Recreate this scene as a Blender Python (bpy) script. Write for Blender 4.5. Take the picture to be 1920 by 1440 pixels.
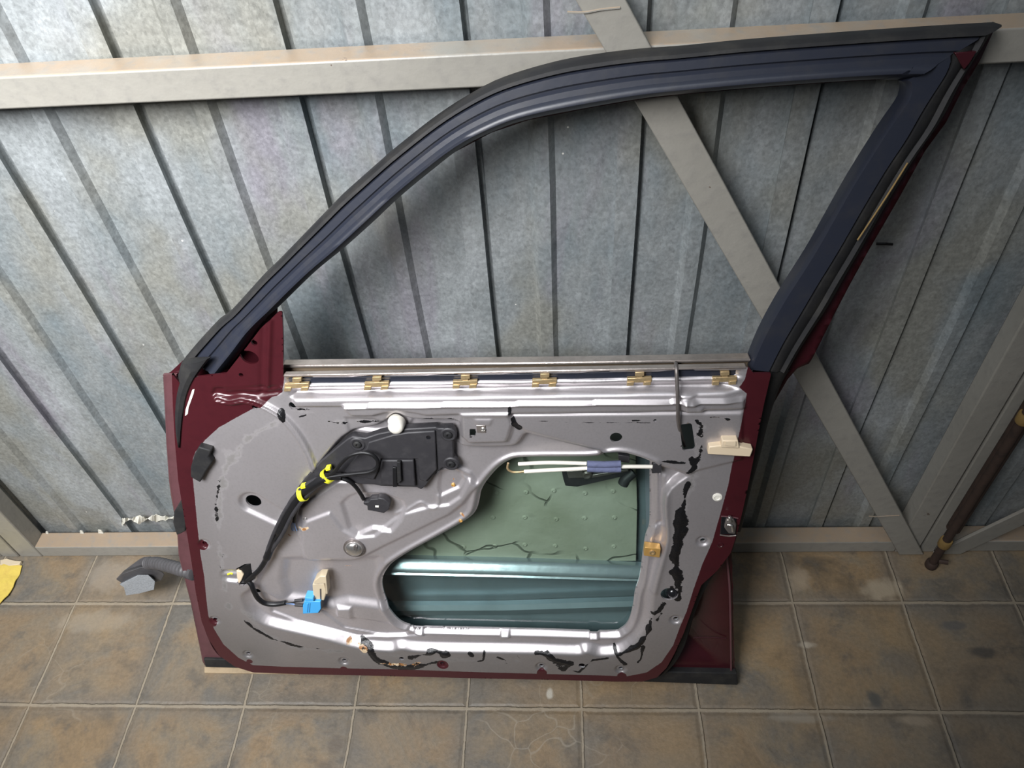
import bpy, bmesh, math, random
import numpy as np
from mathutils import Vector, Matrix
random.seed(4); rng = np.random.default_rng(4)
for o in list(bpy.data.objects): bpy.data.objects.remove(o)
SC = bpy.context.scene; COL = SC.collection
# ------------------------------------------------------------------ camera
FPX = 1454.82
CAM = np.array([1.1035, -0.80548, 1.53888])
def rotm(a, b, c):
    ca, sa, cb, sb, cc, s3 = math.cos(a), math.sin(a), math.cos(b), math.sin(b), math.cos(c), math.sin(c)
    return (np.array([[cb,-sb,0],[sb,cb,0],[0,0,1]]) @ np.array([[1,0,0],[0,ca,-sa],[0,sa,ca]]) @ np.array([[cc,-s3,0],[s3,cc,0],[0,0,1]]))
RC = rotm(0.76046260, 0.09731569, -0.09067838)
cd = bpy.data.cameras.new('camera'); cam = bpy.data.objects.new('camera', cd); COL.objects.link(cam)
m = Matrix([list(RC[i]) + [CAM[i]] for i in range(3)] + [[0,0,0,1]])
cam.matrix_world = m; cd.sensor_width = 36; cd.lens = FPX/1920*36; cd.clip_start = .02; SC.camera = cam
# ------------------------------------------------------------------ light
SC.view_settings.view_transform = 'Standard'; SC.view_settings.look = 'None'
SC.view_settings.gamma = 1; SC.view_settings.use_curve_mapping = False
SC.view_settings.exposure = -0.10
w = bpy.data.worlds.new('world'); SC.world = w; w.use_nodes = True
w.node_tree.nodes['Background'].inputs[0].default_value = (.80, .88, 1.0, 1)
w.node_tree.nodes['Background'].inputs[1].default_value = .058
def area(name, loc, target, sx, sy, power, col):
    l = bpy.data.lights.new(name, 'AREA'); l.shape = 'RECTANGLE'; l.size = sx; l.size_y = sy
    l.energy = power; l.color = col
    o = bpy.data.objects.new(name, l); COL.objects.link(o); o.location = loc
    o.rotation_euler = (Vector(target)-Vector(loc)).to_track_quat('-Z', 'Y').to_euler()
    return o
key = area('doorway_daylight', (.15, -1.2, 2.25), (.28, .17, .92), 1.1, .9, 35, (.975, .98, 1.0)); key.data.spread = math.radians(82)
area('skylight_daylight', (.95, -.6, 2.7), (.85, .1, 1.0), 1.2, .7, 9, (.86, .93, 1.0))

# ------------------------------------------------------------------ measuring helpers
def ray(px, py): return RC @ np.array([(px-960)/FPX, -(py-720)/FPX, -1.0])
def onY(px, py, Y): d = ray(px, py); return CAM + d*(Y-CAM[1])/d[1]
def onZ(px, py, Z): d = ray(px, py); return CAM + d*(Z-CAM[2])/d[2]
def nrm(v): return v/np.linalg.norm(v)
DO = onZ(385, 1252, 0); _b = onZ(1383, 1284, 0); _t = onY(1878, 48, .106)
DU = nrm(_b-DO); _v = _t-DO; DV = nrm(_v-DU*(_v@DU)); DN = np.cross(DU, DV)
def uv(px, py, w):                      # point of the leaning door's own plane, w metres in front of it
    d = ray(px, py); t = ((DO+DN*w-CAM) @ DN)/(d @ DN); X = CAM+d*t-DO
    return (X@DU, X@DV)
def L(px, py, w): a, b = uv(px, py, w); return (a, b, w)
def P(lst, w): return np.array([uv(x, y, w) for x, y in lst])
def cr(ox, oy, s, lst): return [(ox+x/s, oy+y/s) for x, y in lst]

# ------------------------------------------------------------------ object helpers
def link(name, me, parent=None, mats=()):
    o = bpy.data.objects.new(name, me); COL.objects.link(o)
    for mt in mats: me.materials.append(mt)
    if parent is not None: o.parent = parent
    return o
def tag(o, label=None, cat=None, group=None, kind=None):
    if label: o['label'] = label
    if cat: o['category'] = cat
    if group: o['group'] = group
    if kind: o['kind'] = kind
    return o
class MB:
    def __init__(s): s.v = []; s.f = []
    def add(s, vs, fs):
        n = len(s.v); s.v += [tuple(map(float, a)) for a in vs]; s.f += [tuple(i+n for i in f) for f in fs]
    def hexa(s, a):   # 8 corners: bottom ring 0-3, top ring 4-7
        s.add(a, [(3,2,1,0),(4,5,6,7),(0,1,5,4),(1,2,6,5),(2,3,7,6),(3,0,4,7)])
    def box(s, x0, x1, y0, y1, z0, z1):
        s.hexa([(x0,y0,z0),(x1,y0,z0),(x1,y1,z0),(x0,y1,z0),(x0,y0,z1),(x1,y0,z1),(x1,y1,z1),(x0,y1,z1)])
    def prism(s, poly, z0, z1, top=None):   # poly in (u,v), extruded along w; optional top poly
        n = len(poly); top = poly if top is None else top
        a = [(p[0], p[1], z0) for p in poly]+[(p[0], p[1], z1) for p in top]
        s.add(a, [tuple(range(n-1, -1, -1)), tuple(range(n, 2*n))]+[(i, (i+1) % n, n+(i+1) % n, n+i) for i in range(n)])
    def pprism(s, pts, ws0, ws1): s.prism([uv(x, y, ws1) for x, y in pts], ws0, ws1)
    def tube(s, pts, r, n=8, cap=True):
        pts = [Vector(p) for p in pts]; k = len(pts); rs = r if hasattr(r, '__len__') else [r]*k
        rings = []; prev = None
        for i in range(k):
            t = (pts[min(i+1, k-1)]-pts[max(i-1, 0)]).normalized()
            a = prev if prev is not None else Vector((0,0,1)) if abs(t.z) < .9 else Vector((1,0,0))
            x = (a-t*a.dot(t)).normalized(); y = t.cross(x); prev = x
            rings.append([tuple(pts[i]+(x*math.cos(q*2*math.pi/n)+y*math.sin(q*2*math.pi/n))*rs[i]) for q in range(n)])
        fs = [(i*n+q, i*n+(q+1) % n, (i+1)*n+(q+1) % n, (i+1)*n+q) for i in range(k-1) for q in range(n)]
        if cap: fs += [tuple(range(n-1, -1, -1)), tuple((k-1)*n+q for q in range(n))]
        s.add([a for r_ in rings for a in r_], fs)
    def lathe(s, c, prof, n=20, ax=((1,0,0),(0,1,0),(0,0,1))):   # prof: (radius, height)
        c = Vector(c); X, Y, Z = [Vector(a) for a in ax]; vs = []
        for r, h in prof:
            for q in range(n): a = 2*math.pi*q/n; vs.append(tuple(c+X*r*math.cos(a)+Y*r*math.sin(a)+Z*h))
        k = len(prof); fs = [(i*n+q, i*n+(q+1) % n, (i+1)*n+(q+1) % n, (i+1)*n+q) for i in range(k-1) for q in range(n)]
        fs += [tuple(range(n-1, -1, -1)), tuple((k-1)*n+q for q in range(n))]
        s.add(vs, fs)
    def build(s, name, mat, parent=None, smooth=False, bevel=0, seg=2):
        me = bpy.data.meshes.new(name); me.from_pydata(s.v, [], s.f); me.update()
        bm = bmesh.new(); bm.from_mesh(me); bmesh.ops.recalc_face_normals(bm, faces=bm.faces); bm.to_mesh(me); bm.free()
        o = link(name, me, parent, [mat] if not isinstance(mat, (list, tuple)) else mat)
        if bevel:
            b = o.modifiers.new('bevel', 'BEVEL'); b.width = bevel; b.segments = seg; b.limit_method = 'ANGLE'; b.angle_limit = math.radians(35)
        if smooth or bevel:
            me.polygons.foreach_set('use_smooth', [True]*len(me.polygons))
            if not smooth:
                pass
            try: me.set_sharp_from_angle(angle=math.radians(40 if smooth is True else 60))
            except Exception: pass
        return o
def spline(pts, n=8):
    p = [np.array(q, float) for q in pts]; out = []
    for i in range(len(p)-1):
        a, b, c, d = p[max(i-1, 0)], p[i], p[i+1], p[min(i+2, len(p)-1)]
        for k in range(n):
            t = k/n; out.append(.5*((2*b)+(c-a)*t+(2*a-5*b+4*c-d)*t*t+(3*b-a-3*c+d)*t**3))
    out.append(p[-1]); return np.array(out)
def resample(pts, n):
    p = np.array(pts, float); s = np.r_[0, np.cumsum(np.linalg.norm(np.diff(p, axis=0), axis=1))]
    t = np.linspace(0, s[-1], n); return np.stack([np.interp(t, s, p[:, k]) for k in range(p.shape[1])], 1)
def px_spline(pts, n=6): return [tuple(q) for q in spline(pts, n)]

# ------------------------------------------------------------------ materials
def mat(name, col, rough=.5, metal=0, **kw):
    mt = bpy.data.materials.new(name); mt.use_nodes = True; b = mt.node_tree.nodes['Principled BSDF']
    b.inputs['Base Color'].default_value = (*col, 1); b.inputs['Roughness'].default_value = rough; b.inputs['Metallic'].default_value = metal
    for k, v in kw.items(): b.inputs[k.replace('_', ' ')].default_value = v
    return mt
class N:
    def __init__(s, mt): s.t = mt.node_tree; s.b = s.t.nodes['Principled BSDF']
    def n(s, typ, **kw):
        x = s.t.nodes.new(typ)
        for k, v in kw.items(): setattr(x, k, v)
        return x
    def l(s, a, b): s.t.links.new(a, b)
    def pos(s, scale=(1,1,1), loc=(0,0,0), obj=True, rot=(0,0,0)):
        tc = s.n('ShaderNodeTexCoord'); mp = s.n('ShaderNodeMapping'); mp.inputs['Scale'].default_value = scale
        mp.inputs['Location'].default_value = loc; mp.inputs['Rotation'].default_value = rot
        s.l(tc.outputs['Object'], mp.inputs[0]); return mp.outputs[0]
    def noise(s, vec, sc, det=4, rough=.55, dist=0):
        x = s.n('ShaderNodeTexNoise'); x.inputs['Scale'].default_value = sc; x.inputs['Detail'].default_value = det
        x.inputs['Roughness'].default_value = rough; x.inputs['Distortion'].default_value = dist
        if vec is not None: s.l(vec, x.inputs['Vector'])
        return x.outputs['Fac']
    def voro(s, vec, sc, feat='F1', out='Distance'):
        x = s.n('ShaderNodeTexVoronoi', feature=feat); x.inputs['Scale'].default_value = sc
        s.l(vec, x.inputs['Vector']); return x.outputs[out]
    def ramp(s, f, stops, interp='LINEAR'):
        x = s.n('ShaderNodeValToRGB'); e = x.color_ramp.elements; x.color_ramp.interpolation = interp
        while len(e) < len(stops): e.new(.5)
        for i, (p_, c) in enumerate(stops): e[i].position = p_; e[i].color = (*c, 1) if hasattr(c, '__len__') else (c, c, c, 1)
        s.l(f, x.inputs[0]); return x.outputs[0]
    def mix(s, f, a, b, blend='MIX'):
        x = s.n('ShaderNodeMix', data_type='RGBA', blend_type=blend)
        for i, v in ((0, f), (6, a), (7, b)):
            if hasattr(v, 'node'): s.l(v, x.inputs[i])
            else: x.inputs[i].default_value = (*v, 1) if hasattr(v, '__len__') else v
        return x.outputs[2]
    def math(s, op, a, b=0.0, c=0.0, clamp=False):
        x = s.n('ShaderNodeMath', operation=op, use_clamp=clamp)
        for i, v in enumerate((a, b, c)):
            if hasattr(v, 'node'): s.l(v, x.inputs[i])
            else: x.inputs[i].default_value = v
        return x.outputs[0]
    def attr(s, name):
        x = s.n('ShaderNodeAttribute', attribute_name=name); return x.outputs['Fac']
    def sep(s, v):
        x = s.n('ShaderNodeSeparateXYZ'); s.l(v, x.inputs[0]); return x.outputs
    def bump(s, h, dist, strength=1.0):
        x = s.n('ShaderNodeBump'); x.inputs['Distance'].default_value = dist; x.inputs['Strength'].default_value = strength
        s.l(h, x.inputs['Height']); s.l(x.outputs[0], s.b.inputs['Normal'])
    def col(s, c): s.l(c, s.b.inputs['Base Color'])
    def rough(s, c): s.l(c, s.b.inputs['Roughness'])
def ss(n_, x, a, b):
    mr = n_.n('ShaderNodeMapRange', interpolation_type='SMOOTHSTEP'); n_.l(x, mr.inputs[0])
    mr.inputs[1].default_value = a; mr.inputs[2].default_value = b; return mr.outputs[0]

def galvanised():
    mt = mat('galvanised_sheet', (.5, .52, .53), .5, .35); n = N(mt)
    p = n.pos(); s1 = n.noise(n.pos((1,1,.5)), 7, 5, .6); s2 = n.noise(n.pos((1.6,1,.35), (3,0,1)), 4, 4, .6, .5)
    v = n.voro(n.pos((1,1,.6)), 330, 'F1', 'Color'); vv = n.sep(v)[0]
    f = n.noise(p, 120, 4, .7)
    c = n.ramp(s1, [(.3, (.19,.225,.24)), (.5, (.27,.29,.292)), (.7, (.38,.405,.415))])
    c = n.mix(ss(n, s2, .52, .68), c, (.27, .262, .29))
    c = n.mix(ss(n, n.noise(n.pos((1,1,.6), (9,2,4)), 5, 3), .5, .66), c, (.26, .262, .235))
    g = n.math('ADD', n.math('MULTIPLY', vv, .20), n.math('MULTIPLY', f, .9))
    g = n.math('ADD', g, .47)
    gg = n.n('ShaderNodeCombineXYZ'); [n.l(g, gg.inputs[i]) for i in range(3)]
    c = n.mix(1.0, c, gg.outputs[0], 'MULTIPLY')
    sp = ss(n, n.voro(n.pos((1,1,1), (2,0,7)), 24), .045, .03)          # paint specks
    spm = n.math('MULTIPLY', sp, ss(n, n.noise(p, 6, 2), .56, .60))
    c = n.mix(spm, c, (.85, .84, .78))
    n.col(c); n.rough(n.ramp(f, [(.3, .42), (.7, .62)]))
    n.bump(n.math('ADD', n.noise(n.pos((1,1,.6)), 9, 3), n.math('MULTIPLY', f, .03)), .012)
    return mt
def frame_paint():
    mt = mat('grey_frame_paint', (.36,.34,.30), .42); n = N(mt); p = n.pos()
    a = n.noise(p, 5, 5, .6); b = n.noise(n.pos((1,1,1), (5,5,5)), 60, 4)
    c = n.ramp(a, [(.3, (.255,.243,.213)), (.6, (.28,.267,.235)), (.8, (.30,.285,.25))])
    g = n.n('ShaderNodeNewGeometry'); nz = n.sep(g.outputs['True Normal'])[2]        # dust settled on the upward faces
    dust = n.math('MULTIPLY', ss(n, nz, .5, .9), ss(n, a, .25, .5))
    c = n.mix(n.math('MULTIPLY', dust, .8), c, (.30, .215, .14))
    chip = ss(n, n.noise(n.pos((1,1,1), (1,7,2)), 22, 5, .7), .70, .72)
    c = n.mix(chip, c, (.12, .09, .07))
    c = n.mix(ss(n, b, .45, .9), c, (.22,.21,.19)); n.col(c); n.bump(b, .0015, .5); return mt
def tile_floor():
    T = .225; mt = mat('tiled_floor', (.3,.25,.18), .55); n = N(mt); p = n.pos()
    xyz = n.sep(p); wob = n.math('MULTIPLY', n.math('SUBTRACT', n.noise(p, 9, 3), .5), .006)
    X = n.math('ADD', xyz[0], wob); Y = n.math('ADD', xyz[1], wob)
    def cell(q):
        a = n.math('DIVIDE', q, T); fr = n.math('FRACT', a); d = n.math('MINIMUM', fr, n.math('SUBTRACT', 1.0, fr))
        return n.math('MULTIPLY', d, T), n.math('FLOOR', a)
    dx, ix = cell(X); dy, iy = cell(Y)
    d = n.math('MINIMUM', dx, dy)
    wn = n.n('ShaderNodeTexWhiteNoise', noise_dimensions='2D'); cb = n.n('ShaderNodeCombineXYZ'); n.l(ix, cb.inputs[0]); n.l(iy, cb.inputs[1]); n.l(cb.outputs[0], wn.inputs['Vector'])
    rv = wn.outputs['Value']
    a = n.noise(p, 6, 6, .62, .4); b = n.noise(n.pos((1,1,1), (4,9,0)), 16, 5, .65); f = n.noise(p, 130, 4, .7)
    c = n.ramp(a, [(.34, (.12,.088,.054)), (.45, (.225,.155,.085)), (.54, (.20,.155,.10)), (.64, (.125,.115,.098))])
    c = n.mix(n.math('MULTIPLY', rv, .55), c, (.16, .14, .115))
    c = n.mix(n.math('MULTIPLY', ss(n, d, .045, .004), .55), c, (.13, .118, .10))      # worn greyish tile rims
    c = n.mix(n.math('MULTIPLY', ss(n, b, .50, .68), .6), c, (.085, .078, .067))
    c = n.mix(n.math('MULTIPLY', ss(n, n.noise(n.pos((1,1,1), (2,2,2)), 3.2, 4), .52, .68), .5), c, (.27, .185, .095))
    m_ = n.math('ADD', .62, n.math('MULTIPLY', f, .76)); mm = n.n('ShaderNodeCombineXYZ'); [n.l(m_, mm.inputs[i]) for i in range(3)]
    c = n.mix(1.0, c, mm.outputs[0], 'MULTIPLY')
    # fine spidery scuffs
    dn = n.n('ShaderNodeTexNoise'); dn.inputs['Scale'].default_value = 9; n.l(p, dn.inputs['Vector'])
    wv = n.n('ShaderNodeVectorMath', operation='MULTIPLY_ADD'); n.l(dn.outputs['Color'], wv.inputs[0]); wv.inputs[1].default_value = (.12,.12,.12); n.l(p, wv.inputs[2])
    e = n.voro(wv.outputs[0], 11, 'DISTANCE_TO_EDGE'); cm = n.math('MULTIPLY', n.math('MULTIPLY', ss(n, e, .018, .003), ss(n, n.noise(p, 2.6, 2), .57, .66)), .5)
    def spot(x, y, rx, ry, k=1.0):
        u = n.math('MULTIPLY', n.math('SUBTRACT', xyz[0], x), 1/rx); v = n.math('MULTIPLY', n.math('SUBTRACT', xyz[1], y), 1/ry)
        r = n.math('SQRT', n.math('ADD', n.math('MULTIPLY', u, u), n.math('MULTIPLY', v, v)))
        r = n.math('ADD', r, n.math('MULTIPLY', n.math('SUBTRACT', n.noise(p, 28, 4), .5), 1.6)); return n.math('MULTIPLY', ss(n, r, 1.15, .45), k)
    def at(px, py): q = onZ(px, py, 0); return q[0], q[1]
    web = spot(*at(1010, 1385), .16, .08)
    c = n.mix(n.math('MULTIPLY', n.math('MAXIMUM', cm, n.math('MULTIPLY', ss(n, e, .022, .004), web)), .42), c, (.33, .29, .225))
    for (sx, sy, rx, ry, cl, k) in [(1655,1105,.045,.028,(.33,.27,.19),.9),(1500,1085,.03,.03,(.33,.26,.18),.8),(1515,1210,.02,.008,(.36,.31,.24),.8),
            (1720,1350,.04,.012,(.30,.24,.17),.6),(1845,1222,.035,.014,(.06,.055,.05),.8),(1785,1172,.03,.012,(.10,.095,.09),.7),(1640,1310,.016,.018,(.07,.07,.065),.8),
            (628,1395,.015,.02,(.11,.09,.07),.7),(610,1437,.02,.014,(.11,.09,.07),.7),(180,1165,.10,.03,(.30,.26,.20),.4),(205,1080,.07,.045,(.28,.24,.19),.45),(1500,1345,.06,.012,(.30,.27,.22),.5),(1030,1300,.008,.012,(.48,.45,.38),.8)]:
        c = n.mix(spot(*at(sx, sy), rx, ry, k), c, cl)
    gn = n.math('MULTIPLY', n.math('SUBTRACT', n.noise(p, 70, 4, .7), .5), .0045); gr = n.math('MAXIMUM', ss(n, n.math('ADD', dx, gn), .0034, .0016), ss(n, n.math('ADD', dy, gn), .0044, .0022))
    grx = n.math('MULTIPLY', gr, ss(n, b, .25, .42))
    c = n.mix(n.math('MULTIPLY', grx, n.math('MULTIPLY_ADD', a, 1.2, .12)), c, (.31, .26, .19))
    n.col(c); n.rough(n.ramp(b, [(.3, .45), (.7, .62)]))
    h = n.math('ADD', n.math('MULTIPLY', gr, .5), n.math('ADD', n.math('MULTIPLY', f, .10), n.math('MULTIPLY', a, 1.4)))
    h = n.math('SUBTRACT', h, n.math('MULTIPLY', ss(n, d, .011, .0035), .35))
    n.bump(h, .004); return mt
def door_paint():
    mt = mat('door_inner_paint', (.5,.48,.48), .38, .55); n = N(mt); p = n.pos()
    paint = n.attr('paint'); tar = n.attr('tar'); rust = n.attr('rust'); dirt = n.attr('dirt')
    f = n.noise(p, 260, 3, .6); a = n.noise(p, 7, 4, .6); b = n.noise(p, 45, 5, .7)
    silver = n.ramp(a, [(.3, (.54,.505,.515)), (.7, (.62,.585,.60))])
    silver = n.mix(n.math('MULTIPLY', ss(n, f, .4, .75), .15), silver, (.28,.27,.27))
    maroon = n.mix(ss(n, b, .4, .8), (.050,.0075,.011), (.038,.006,.009))
    k = ss(n, n.math('ADD', paint, n.math('MULTIPLY', n.math('SUBTRACT', f, .5), .0012)), .0006, -.0006)
    c = n.mix(k, maroon, silver)
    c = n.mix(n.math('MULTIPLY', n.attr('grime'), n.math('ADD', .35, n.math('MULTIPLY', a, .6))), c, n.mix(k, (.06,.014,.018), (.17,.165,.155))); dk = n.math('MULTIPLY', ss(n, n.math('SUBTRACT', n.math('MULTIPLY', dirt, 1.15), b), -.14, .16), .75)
    c = n.mix(dk, c, (.10,.095,.085))
    rk = ss(n, n.math('SUBTRACT', rust, b), -.05, .1)
    c = n.mix(rk, c, n.mix(ss(n, n.noise(p, 90, 3), .45, .55), (.30,.14,.05), (.60,.46,.30)))
    nb = n.noise(p, 85, 5, .65)
    nb2 = n.math('ADD', n.math('MULTIPLY', nb, .6), n.math('MULTIPLY', n.noise(p, 240, 4, .7), .4)); tk = n.math('MULTIPLY', ss(n, n.math('SUBTRACT', tar, nb2), -.03, .015), n.math('SUBTRACT', 1.0, n.math('MULTIPLY', rk, ss(n, n.noise(p, 120, 3), .46, .52))))
    c = n.mix(tk, c, (.007,.007,.008))
    n.col(c)
    n.l(n.math('MULTIPLY', n.math('SUBTRACT', 1.0, n.math('MAXIMUM', tk, n.math('MAXIMUM', rk, dk))), n.math('ADD', n.math('MULTIPLY', k, .62), .1)), n.b.inputs['Metallic'])
    n.rough(n.mix(tk, n.mix(k, (.28,.28,.28), (.40,.40,.40)), (.33,.33,.33)))
    n.bump(n.math('ADD', n.math('MULTIPLY', tk, n.math('ADD', .5, nb)), n.math('MULTIPLY', f, .02)), .002)
    return mt
def rough_noise(mt, sc, amp_col, dist=.0006, c2=None, lo=.4, hi=.8):
    n = N(mt); p = n.pos(); f = n.noise(p, sc, 4, .65); base = tuple(n.b.inputs['Base Color'].default_value)[:3]
    n.col(n.mix(n.math('MULTIPLY', ss(n, f, lo, hi), amp_col), base, c2 or tuple(x*.5 for x in base))); n.bump(f, dist); return mt
M = {}
M['galv'] = galvanised(); M['frame'] = frame_paint(); M['floor'] = tile_floor(); M['panel'] = door_paint()
M['maroon'] = rough_noise(mat('maroon_car_paint', (.046,.007,.011), .3, .25, Coat_Weight=.4), 30, .5, .0003)
M['maroon_old'] = rough_noise(mat('worn_maroon_edge', (.13,.055,.062), .38, .2), 40, .8, .0006, (.10,.045,.048))
M['navy'] = rough_noise(mat('navy_window_trim', (.017,.020,.031), .40), 25, .5, .0004, (.034,.033,.034), .45, .8)
M['rubber'] = rough_noise(mat('black_rubber_seal', (.016,.016,.017), .6), 22, .7, .0008, (.038,.036,.032), .42, .75)
M['rubber'].node_tree.nodes['Principled BSDF'].inputs['Specular IOR Level'].default_value = .25
M['black'] = rough_noise(mat('black_plastic', (.024,.023,.026), .55), 60, .5, .0003, (.05,.048,.05))
M['black_soft'] = mat('black_wire_wrap', (.006,.006,.007), .45)
M['gloss'] = mat('glossy_black_plug', (.01,.01,.012), .15)
M['brass'] = rough_noise(mat('passivated_brass_clip', (.50,.37,.20), .4, .6), 120, .5)
M['orange'] = mat('yellow_zinc_nut', (.56,.33,.10), .4, .4)
M['cream'] = mat('aged_cream_plastic', (.66,.54,.38), .42)
M['beige'] = mat('beige_plastic_clip', (.55,.46,.32), .45)
M['white'] = mat('white_plastic', (.74,.71,.63), .4)
M['steel'] = rough_noise(mat('steel_rod', (.22,.20,.19), .45, .7), 50, .7, .0003, (.12,.09,.07))
M['chrome'] = mat('bright_zinc', (.66,.64,.61), .25, .9)
M['trim'] = rough_noise(mat('brushed_belt_metal', (.50,.44,.40), .3, .8), 60, .5)
M['felt'] = mat('brown_felt', (.13,.095,.06), .8)
M['blue'] = mat('bright_blue_plastic', (.06,.36,.72), .4)
M['bluewire'] = mat('blue_wire', (.16,.27,.52), .45)
M['foam'] = rough_noise(mat('blue_grey_foam', (.105,.12,.21), .8), 150, .5, .001)
M['yellow'] = mat('yellow_cable_tie', (.80,.78,.03), .42)
M['cloth'] = rough_noise(mat('yellow_cloth', (.62,.47,.09), .85), 40, .7, .002, (.50,.34,.08))
M['pad'] = None
M['skin_in'] = rough_noise(mat('grey_blue_primer', (.22,.27,.30), .35, .4), 9, .4)
M['bar'] = rough_noise(mat('door_bar_primer', (.42,.48,.52), .24, .75), 12, .4)
M['wood'] = rough_noise(mat('pale_slat_wood', (.42,.32,.20), .7), 40, .6)
M['rustrod'] = rough_noise(mat('rusty_bolt', (.050,.030,.022), .75, .2), 40, .8, .001, (.02,.014,.012))
M['ring'] = rough_noise(mat('ochre_ring_paint', (.22,.14,.045), .6), 40, .6)
M['greypin'] = rough_noise(mat('grey_pin_housing', (.33,.35,.37), .6), 300, .7, .001)
M['darkgrey'] = rough_noise(mat('dark_grey_rubber_boot', (.075,.072,.075), .5), 40, .6)
M['paper'] = rough_noise(mat('off_white_paper', (.62,.60,.52), .7), 60, .6)
def pad_mat():
    mt = mat('sound_pad', (.36,.40,.30), .75); n = N(mt); p = n.pos(); q = n.noise(p, 6, 3)
    dn = n.n('ShaderNodeTexNoise'); dn.inputs['Scale'].default_value = 12; n.l(p, dn.inputs['Vector'])
    wv = n.n('ShaderNodeVectorMath', operation='MULTIPLY_ADD'); n.l(dn.outputs['Color'], wv.inputs[0]); wv.inputs[1].default_value = (.06,.06,.06); n.l(p, wv.inputs[2])
    e = n.voro(wv.outputs[0], 7, 'DISTANCE_TO_EDGE'); cr_ = n.math('MULTIPLY', ss(n, e, .02, .004), ss(n, n.noise(p, 8, 2), .42, .52))
    c = n.ramp(q, [(.3, (.24,.25,.18)), (.7, (.37,.38,.31))]); c = n.mix(n.math('MULTIPLY', cr_, .8), c, (.06,.07,.05)); n.col(c)
    n.bump(n.math('SUBTRACT', n.noise(p, 30, 3), cr_), .002); return mt
M['pad'] = pad_mat()
def glass():
    mt = bpy.data.materials.new('green_tinted_glass'); mt.use_nodes = True; t = mt.node_tree; t.nodes.clear()
    o = t.nodes.new('ShaderNodeOutputMaterial'); a = t.nodes.new('ShaderNodeBsdfTransparent'); a.inputs[0].default_value = (.87,.925,.905,1)
    g = t.nodes.new('ShaderNodeBsdfGlossy'); g.inputs['Roughness'].default_value = .04; f = t.nodes.new('ShaderNodeFresnel'); f.inputs[0].default_value = 1.5; ge = t.nodes.new('ShaderNodeNewGeometry'); mu = t.nodes.new('ShaderNodeMath'); mu.operation = 'MULTIPLY_ADD'; mu.inputs[1].default_value = -1; mu.inputs[2].default_value = 1; t.links.new(ge.outputs['Backfacing'], mu.inputs[0]); m2 = t.nodes.new('ShaderNodeMath'); m2.operation = 'MULTIPLY'; t.links.new(f.outputs[0], m2.inputs[0]); t.links.new(mu.outputs[0], m2.inputs[1])
    x = t.nodes.new('ShaderNodeMixShader'); t.links.new(m2.outputs[0], x.inputs[0]); t.links.new(a.outputs[0], x.inputs[1]); t.links.new(g.outputs[0], x.inputs[2]); t.links.new(x.outputs[0], o.inputs[0]); return mt
M['glass'] = glass()

# ------------------------------------------------------------------ the setting
b = MB(); b.add([(-3,-3.2,0),(5,-3.2,0),(5,.6,0),(-3,.6,0)], [(0,1,2,3)])
tag(b.build('floor', M['floor']), 'brown square-tiled garage floor with pale grout', 'floor', kind='structure')
YF, YS, YP = .12, .1645, .175     # frame front, rib fronts, sheet pans
LX0, LX1 = -.187, 1.868          # the gate leaf in the middle
def ribs(x0, x1, phase=.409, z1=2.5, name='corrugated_sheet', parent=None):
    R_ = []; k = -30
    while k < 40:
        for off, wd, sl in ((0, .020, .0085), (.1255, .031, -.002)):
            e = phase+k*.2262+off
            if e-wd-.006 > x0 and e+.008 < x1: R_.append((e-wd-sl, e-wd, e, e+sl))
        k += 1
    R_.sort(); prof = [(x0, YP)]
    for a, b_, c, d in R_: prof += [(a, YP), (b_, YS), (c, YS), (d, YP)] + ([] if d > c else [(c+.0005, YP+.006), (c+.006, YP+.006), (c+.0085, YP)])
    prof.append((x1, YP)); NZ = 40; vs = []; fs = []
    for j in range(NZ+1):
        z = .003+(z1-.003)*j/NZ
        for x, y in prof: vs.append((x+.0012*math.sin(z*9+x*5), y, z))
    n_ = len(prof)
    for j in range(NZ):
        for i in range(n_-1): fs.append((j*n_+i, j*n_+i+1, (j+1)*n_+i+1, (j+1)*n_+i))
    mb = MB(); mb.add(vs, fs); return mb.build(name, M['galv'], parent)
def leaf(name, label):
    r = bpy.data.objects.new(name, None); COL.objects.link(r); tag(r, label, 'gate leaf', kind='structure'); return r
TH = .0405
g1 = leaf('door_1', 'middle galvanised garage gate leaf behind the leaning car door')
ribs(LX0+.004, LX1-.004, parent=g1)
def bx(x0, x1, y0, y1, z0, z1, name, par, mt='frame', bev=.003):
    mb = MB(); mb.box(x0, x1, y0, y1, z0, z1); return mb.build(name, M[mt], par, bevel=bev)

bx(LX0, LX0+.055, YF, YF+TH, 0, 2.5, 'post', g1); bx(LX1-.049, LX1, YF, YF+TH, 0, 2.5, 'post', g1)
bx(LX0+.055, LX1-.049, YF, YF+TH, .002, .0425, 'bottom_rail', g1)
bx(LX0+.055, LX1-.049, YF, YF+.042, 1.096, 1.139, 'middle_rail', g1)
bx(LX0+.055, LX1-.049, YF, YF+TH, 2.46, 2.5, 'top_rail', g1)
b = MB(); z0, z1 = .003, 2.3; sl = (1.121-1.781)/(1.196-.062); xa = 1.781+(z0-.062)*sl; xb = 1.781+(z1-.062)*sl; wd = .0555
x00, x01 = xa, xa+wd*1.13; y0, y1 = YF-.008, YF-.0005
b.hexa([(x00+.01,y0,z0),(x01,y0,z0),(x01,y1,z0),(x00+.01,y1,z0),(xb,y0,z1),(xb+wd*1.02,y0,z1),(xb+wd*1.02,y1,z1),(xb,y1,z1)])
b.build('diagonal_brace', M['frame'], g1, bevel=.0015)
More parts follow.
